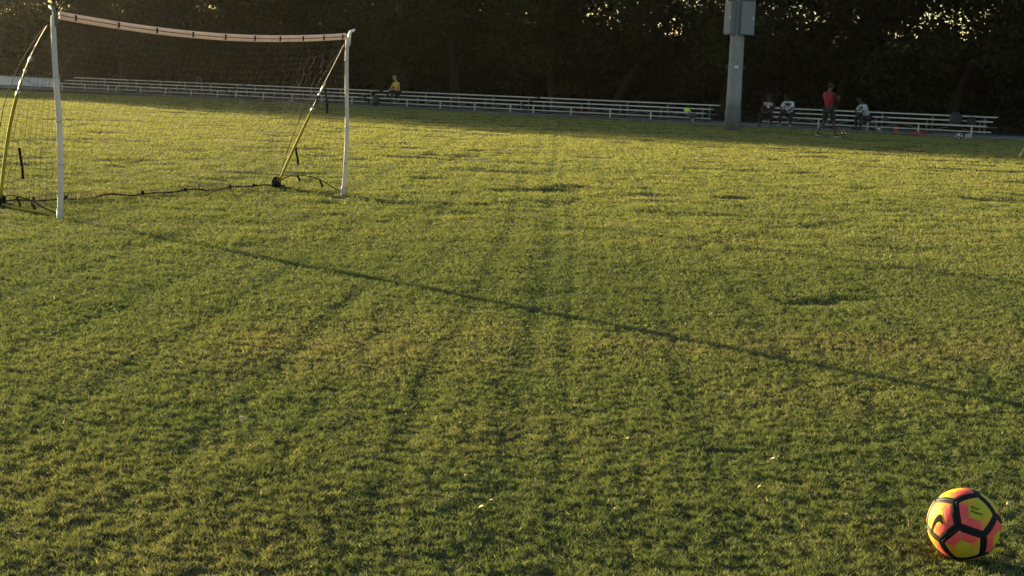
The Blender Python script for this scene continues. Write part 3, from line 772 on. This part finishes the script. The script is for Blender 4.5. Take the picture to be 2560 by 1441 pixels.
# duffel on the ground with lime trim
p = ground_at(2180, 325.5); t = empty('duffel_bag', (p.x, p.y, .03), ROWROT + .1, 'dark duffel bag with lime trim on the walkway', 'bag')
MB().tube([(-.26, 0, .13), (-.24, 0, .13), (-.12, 0, .145), (.12, 0, .145), (.24, 0, .13), (.26, 0, .13)], [.06, .12, .14, .14, .12, .06], 14).build('body', M['darkbag'], t, True)
MB().tube([(-.12, -.05, .27), (-.02, -.06, .285), (.1, -.05, .265)], .018, 8).build('lime_trim', M['lime'], t, True)
MB().tube([(-.1, -.1, .22), (-.08, -.13, .33), (.08, -.13, .33), (.1, -.1, .22)], .011, 6).build('handle', M['black'], t, True)
q = row(-20.55, .06, .43); t = empty('pouch', q, ROWROT, 'small brown pouch lying on the front seat plank', 'bag')
MB().blob((0, 0, .07), (.16, .09, .08), 12, 5, .12).build('body', M['brownbag'], t, True); MB().box((0, -.02, .15), (.16, .05, .02), bev=.008).build('flap', M['black'], t, True)
q = row(-29.30, .06, .43); t = empty('shoe_bag', q, ROWROT, 'lime green shoe bag on the end of a front seat plank', 'bag')
MB().blob((0, 0, .085), (.12, .08, .09), 12, 8, .15).build('body', M['lime'], t, True); MB().tube([(.1, 0, .07), (.17, 0, .05), (.2, .02, .03)], [.04, .03, .012], 8).build('neck', M['lime'], t, True)
q = row(-28.75, .02, .22); t = empty('sports_bag', row(-28.95, -.06, .19), ROWROT, 'navy sports bag slung under the seat end below the lime bag', 'bag')
MB().blob((0, .0, .1), (.26, .06, .10), 14, 4, .08).build('body', M['navybag'], t, True); MB().tube([(-.18, -.02, .17), (-.1, -.06, .25), (.1, -.06, .25), (.18, -.02, .17)], .012, 6).build('handle', M['black'], t, True)

# ------------------------------------------------------------------ people
SKIN = mat('skin', (.20, .115, .075), .55, vary=.1); SKIND = mat('dark skin', (.055, .032, .022), .55, vary=.1); SKINP = mat('pale skin', (.36, .24, .18), .55, vary=.08)
HAIR = mat('dark hair', (.012, .010, .009), .6, vary=.3); HAIRG = mat('grey hair', (.22, .20, .17), .6, vary=.3)
def cloth(n, c): return mat(n, c, .85, vary=.22, scale=12, bump=.5, bscale=18)
CL = dict(red=cloth('red shirt', (.24, .010, .018)), black=cloth('black cloth', (.012, .013, .014)), white=cloth('white shirt', (.50, .56, .64)), yellow=cloth('yellow shirt', (.62, .40, .05)), maroon=cloth('maroon jacket', (.035, .012, .012)), navy=cloth('dark trousers', (.016, .016, .022)), greysh=cloth('pale grey shirt', (.36, .41, .47)))
SHOE = mat('dark shoe', (.02, .02, .02), .5); SOLE = mat('white sole', (.38, .38, .38), .6); PSHOE = mat('pale shoe', (.42, .40, .36), .6)
def skin_obj(name, verts, edges, radii, root, material, parent, sub=2):
    me = bpy.data.meshes.new(name); me.from_pydata([tuple(v) for v in verts], edges, []); me.update()
    o = link(name, me, material, parent)
    sk = o.modifiers.new('skin', 'SKIN'); sk.use_smooth_shade = True; sk.branch_smoothing = .4
    lay = me.skin_vertices[0].data if len(me.skin_vertices) else None
    if lay is None:
        bm = bmesh.new(); bm.from_mesh(me); bm.verts.layers.skin.verify(); bm.to_mesh(me); bm.free(); lay = me.skin_vertices[0].data
    for i, r in enumerate(radii):
        lay[i].radius = r if isinstance(r, tuple) else (r, r); lay[i].use_root = (i == root)
    sd_ = o.modifiers.new('sub', 'SUBSURF'); sd_.levels = sub; sd_.render_levels = sub
    return o
def person(pos, face, J, top, bottom, skin, hair, label, shoe=None, long_leg=True, long_arm=False, sole=False, group=None):
    """J: joints in a local frame, x to the person's right, y forward, z up."""
    rz = math.atan2(face[1], face[0]) - math.pi / 2
    P = empty('person', pos, rz, label, 'person', group)
    J = {k: Vector(v) for k, v in J.items()}
    head = J['head']; hd = (head - J['neck']).normalized(); look = J.get('look', Vector((0, 1, 0))).normalized()
    V = []; E = []; Rr = []; ix = {}
    def add(k, p, r, to=None):
        V.append(Vector(p)); Rr.append(r); ix[k] = len(V) - 1
        if to is not None: E.append((ix[to], ix[k]))
    add('pelvis', J['pelvis'], .115); add('waist', J['pelvis'].lerp(J['chest'], .5), .105, 'pelvis'); add('chest', J['chest'], .14, 'waist')
    add('nb', J['neck'] - hd * .05, .062, 'chest'); add('neck', J['neck'] + hd * .02, .052, 'nb')
    add('jaw', head - hd * .055 + look * .02, .068, 'neck'); add('skull', head + hd * .01, .092, 'jaw'); add('crown', head + hd * .075 - look * .01, .066, 'skull')
    add('nose', head - hd * .015 + look * .105, .013, 'skull')
    for sd_ in ('l', 'r'):
        sx = -1 if sd_ == 'l' else 1
        add('ear' + sd_, head + look.cross(hd) * (.098 * sx) , .014, 'skull')
        S_, El, Wr = J['sh' + sd_], J['el' + sd_], J['wr' + sd_]
        add('sh' + sd_, S_, .058, 'chest'); add('ua' + sd_, S_.lerp(El, .5), .048, 'sh' + sd_); add('el' + sd_, El, .041, 'ua' + sd_)
        add('fa' + sd_, El.lerp(Wr, .5), .036, 'el' + sd_); add('wr' + sd_, Wr, .026, 'fa' + sd_)
        d = (Wr - El).normalized(); side = d.cross(Vector((0, 0, 1)) if abs(d.z) < .9 else Vector((0, 1, 0))).normalized(); pal = Wr + d * .075
        add('pa' + sd_, pal, (.034, .02), 'wr' + sd_)
        for q, (off, L) in enumerate(((-.027, .062), (-.009, .075), (.010, .07), (.028, .055))):
            add(f'f{q}{sd_}', pal + d * .035 + side * off, .0095, 'pa' + sd_); add(f'g{q}{sd_}', pal + d * (.035 + L * .9) + side * off * 1.25 - Vector((0, 0, .02)), .0075, f'f{q}{sd_}')
        add('t0' + sd_, Wr + d * .055 + side * .045 * sx, .010, 'wr' + sd_); add('t1' + sd_, Wr + d * .09 + side * .06 * sx, .0085, 't0' + sd_)
        Hp, Kn, An = J['hip' + sd_], J['kn' + sd_], J['an' + sd_]
        add('hip' + sd_, Hp, .088, 'pelvis'); add('th' + sd_, Hp.lerp(Kn, .5), .076, 'hip' + sd_); add('kn' + sd_, Kn, .056, 'th' + sd_)
        add('ca' + sd_, Kn.lerp(An, .35), .054, 'kn' + sd_); add('an' + sd_, An, .036, 'ca' + sd_); add('to' + sd_, J['to' + sd_], .03, 'an' + sd_)
    skin_obj('body', V, E, Rr, 0, skin, P)
    def sub(name, keys, edges, rad, m, root=0):
        vs = [k if isinstance(k, Vector) else V[ix[k]] for k in keys]
        return skin_obj(name, vs, edges, rad, root, m, P)
    # upper garment
    k = ['pelvis', 'waist', 'chest', 'nb', 'shl', 'ual', 'shr', 'uar']; ed = [(0, 1), (1, 2), (2, 3), (2, 4), (4, 5), (2, 6), (6, 7)]; rd = [.150, .145, .168, .075, .085, .075, .085, .075]
    if long_arm:
        k += ['ell', 'fal', 'elr', 'far']; ed += [(5, 8), (8, 9), (7, 10), (10, 11)]; rd += [.056, .05, .056, .05]
    else:
        k += [V[ix['ual']].lerp(V[ix['ell']], .6), V[ix['uar']].lerp(V[ix['elr']], .6)]; ed += [(5, 8), (7, 9)]; rd += [.066, .066]
    sub('shirt', k, ed, rd, top)
    k = ['pelvis', 'hipl', 'thl', 'hipr', 'thr']; ed = [(0, 1), (1, 2), (0, 3), (3, 4)]; rd = [.13, .105, .095, .105, .095]
    if long_leg: k += ['knl', 'cal', V[ix['cal']].lerp(V[ix['anl']], .8), 'knr', 'car', V[ix['car']].lerp(V[ix['anr']], .8)]; ed += [(2, 5), (5, 6), (6, 7), (4, 8), (8, 9), (9, 10)]; rd += [.072, .066, .056, .072, .066, .056]
    else: k += [V[ix['thl']].lerp(V[ix['knl']], .9), V[ix['thr']].lerp(V[ix['knr']], .9)]; ed += [(2, 5), (4, 6)]; rd += [.098, .098]
    sub('trousers' if long_leg else 'shorts', k, ed, rd, bottom)
    for sd_ in ('l', 'r'):
        A, T = J['an' + sd_], J['to' + sd_]; d = (T - A); d.z = 0; d = d.normalized() if d.length > 1e-4 else Vector((0, 1, 0))
        heel = Vector((A.x, A.y, min(A.z, T.z + .09) - .03)) - d * .045
        s1 = skin_obj('shoe', [heel, heel.lerp(T, .5) + Vector((0, 0, .012)), T + d * .045, A], [(0, 1), (1, 2), (1, 3)], [.044, .046, .036, .045], 1, shoe or SHOE, P, 1)
        if sole: MB().tube([heel - Vector((0, 0, .035)), T + d * .07 - Vector((0, 0, .03))], .03, 8, flat=1.0).build('sole', SOLE, s1, True)
    hb_ = MB().blob((0, 0, 0), (.100, .108, .085), 14, 5, .03); 
    ho = hb_.build('hair', hair, P, True); ho.location = head + hd * .055 - look * .022
    return P
def seated(lean=.1, knee=.17, spread=.2, reach=.5, headfwd=.1, seat=.40, footfwd=.42, headdown=0.0):
    hz = seat + .10
    ch = Vector((0, lean, hz + .36)); nk = ch + Vector((0, headfwd * .5, .20)); hd = nk + Vector((0, headfwd, .145 - headdown))
    J = dict(pelvis=(0, 0, hz), chest=ch, neck=nk, head=hd, look=(0, 1, -.9 * (headdown / .08) if headdown else -.1))
    for s_, x in (('l', -1), ('r', 1)):
        J['sh' + s_] = ch + Vector((x * .185, .0, .10)); J['hip' + s_] = (x * .10, .02, hz - .02)
        J['kn' + s_] = (x * spread, .44, max(hz + .02, .46)); J['an' + s_] = (x * (spread * .95), footfwd, .085); J['to' + s_] = (x * spread * 1.1, footfwd + .15, .04)
        J['el' + s_] = J['sh' + s_] + Vector((x * .06, .16, -.24)); J['wr' + s_] = Vector((x * spread * .35, .42 + .05, hz + .12))
    return J
FIELD = (-RB_.x, -RB_.y)
# standing, red shirt
p = ground_at(2068, 343)
J = dict(pelvis=(0, -.01, .93), chest=(0, -.06, 1.30), neck=(0, -.03, 1.50), head=(0, .03, 1.63), look=(.2, 1, .05),
         shl=(-.19, -.05, 1.41), shr=(.19, -.05, 1.41), ell=(-.25, .12, 1.17), elr=(.25, .13, 1.18), wrl=(-.13, .30, 1.34), wrr=(.12, .33, 1.30),
         hipl=(-.10, 0, .88), hipr=(.10, 0, .88), knl=(-.17, .02, .49), knr=(.18, .05, .49), anl=(-.27, -.20, .13), anr=(.22, .12, .09), tol=(-.26, -.05, .05), tor=(.26, .28, .045))
person(Vector((p.x, p.y, 0)), (.72, .69), J, CL['red'], CL['black'], SKIND, HAIR, 'person in a red shirt and black shorts standing with arms raised in front', long_leg=False, sole=True)
# white shirt, head bowed
q = row(-24.55, .02); person(Vector((q.x, q.y, .035)), FIELD, seated(.22, spread=.24, headfwd=.12, headdown=.07), CL['white'], CL['navy'], SKIND, HAIR, 'person in a white shirt and dark trousers sitting with head bowed', shoe=PSHOE)
# facing left, pale shirt
q = row(-21.25, -.02); person(Vector((q.x, q.y, .035)), (-.93, -.36), seated(.26, spread=.16, headfwd=.13, headdown=.05), CL['greysh'], CL['navy'], SKIND, HAIR, 'person in a pale grey shirt sitting side-on, leaning forward over dark bag', shoe=SHOE)
# yellow shirt on second row
q = row(-45.58, .62); person(Vector((q.x, q.y, .035)), (-.80, -.60), seated(.10, spread=.2, headfwd=.08, seat=.57, footfwd=.60), CL['yellow'], CL['navy'], SKINP, HAIRG, 'person in a yellow shirt sitting on the second row of a bleacher', shoe=SHOE)
q = row(-46.35, -.14, .03); backpack('backpack', q, ROWROT, 1.1, M['darkbag'], 'black backpack standing in front of the bleacher beside the yellow shirt')
# dark jacket with white lettering, on a folding stool beside the bleacher
p = ground_at(1921, 318); PJ = Vector((p.x, p.y, .0))
st = empty('folding_stool', PJ, ROWROT, 'dark folding stool under the person in the maroon jacket', 'stool')
MB().box((0, 0, .375), (.40, .34, .03), bev=.01).build('seat', CL['maroon'], st)
for sx in (-1, 1):
    for sy in (-1, 1): MB().tube([(sx * .17, sy * .15, .37), (-sx * .17, sy * .15, .02)], .011, 6).build('leg', M['galv'], st, True)
dk = person(PJ + Vector((0, 0, .0)), (-.45, -.89), seated(.10, spread=.24, headfwd=.03, seat=.385), CL['maroon'], CL['black'], SKIND, HAIR, 'person in a dark maroon jacket with white lettering, left of the bleacher', shoe=SHOE, long_arm=True)
def flat_text(txt, size, name, parent, locv, rot, material):
    cu = bpy.data.curves.new('t', 'FONT'); cu.body = txt; cu.size = size; cu.align_x = 'CENTER'; cu.extrude = .003; cu.offset = .006
    to = bpy.data.objects.new('t', cu); COL.objects.link(to); dg = bpy.context.evaluated_depsgraph_get()
    me = bpy.data.meshes.new_from_object(to.evaluated_get(dg)); bpy.data.objects.remove(to)
    return link(name, me, material, parent, locv, rot)
M['lettering'] = mat('white lettering', (.55, .55, .52), .7)
flat_text('TOU', .17, 'lettering', dk, (0, .265, .86), (math.radians(78), 0, math.pi), M['lettering'])
flat_text('ath', .11, 'lettering', dk, (-.01, .262, .765), (math.radians(84), 0, math.pi), M['lettering'])

# ------------------------------------------------------------------ small things on the turf
M['dryleaf'] = mat('dry leaf', (.55, .42, .24), .7, vary=.25, scale=40)
def dry_leaf(px_, py_, size, seed, label, group=None):
    p = ground_at(px_, py_); g = random.Random(seed); z = float(terrain(np.array([p.x]), np.array([p.y]))[0]) + .03
    mb = MB(); n = 9; vs = []
    for i in range(n):
        t = i / (n - 1); w = math.sin(math.pi * min(1, t * 1.02)) ** .8 * .32; c = .22 * math.sin(math.pi * t)
        vs += [(t - .5, -w, c + .12 * w), (t - .5, 0, c - .05), (t - .5, w, c + .16 * w)]
    fs = []
    for i in range(n - 1):
        for k in (0, 1): a = i * 3 + k; fs.append((a, a + 1, a + 4, a + 3))
    mb.add([Vector(v) * size for v in vs], fs)
    o = mb.build('dry_leaf', M['dryleaf'], None, True, (p.x, p.y, z), (g.uniform(-.5, .5), g.uniform(-.5, .5), g.uniform(0, 6.28))); tag(o, label, 'leaf', group)
    sm = o.modifiers.new('solid', 'SOLIDIFY'); sm.thickness = .0008
    return o
dry_leaf(604, 1066, .040, 1, 'largest pale dry leaf, lying alone on the turf left of centre')
for i, (x, y, sz) in enumerate(((1206, 1293, .03), (1228, 1275, .02), (1164, 1212, .018), (1564, 985, .018), (1810, 998, .016), (1866, 935, .03), (1934, 1168, .03), (2116, 1310, .018), (1150, 1075, .018), (1900, 1240, .022), (1570, 1115, .022), (404, 1060, .014), (2520, 1283, .02), (1538, 1297, .016), (120, 1205, .015), (860, 930, .015), (1230, 690, .016), (1690, 720, .018), (2275, 790, .02))):
    dry_leaf(x, y, sz, 10 + i, 'tiny pale dry leaf scrap scattered on the turf', 'tiny dry leaf scraps on the turf')

# ------------------------------------------------------------------ evening haze over the whole place
HZ = MB().box((0, 460, 11.0), (1900, 2200, 25)).build('haze', None)
hm, N, L, B = node_mat('evening haze'); N.remove(B)
pv = N.new('ShaderNodeVolumePrincipled'); pv.inputs['Color'].default_value = (.9, .9, .88, 1); pv.inputs['Density'].default_value = 0.000085; pv.inputs['Anisotropy'].default_value = 0.84
L.new(pv.outputs[0], N['Material Output'].inputs['Volume']); HZ.data.materials.append(hm); hm.cycles.homogeneous_volume = True if hasattr(hm, 'cycles') and hasattr(hm.cycles, 'homogeneous_volume') else False
tag(HZ, 'thin golden evening haze over the field', 'haze', None, 'stuff')
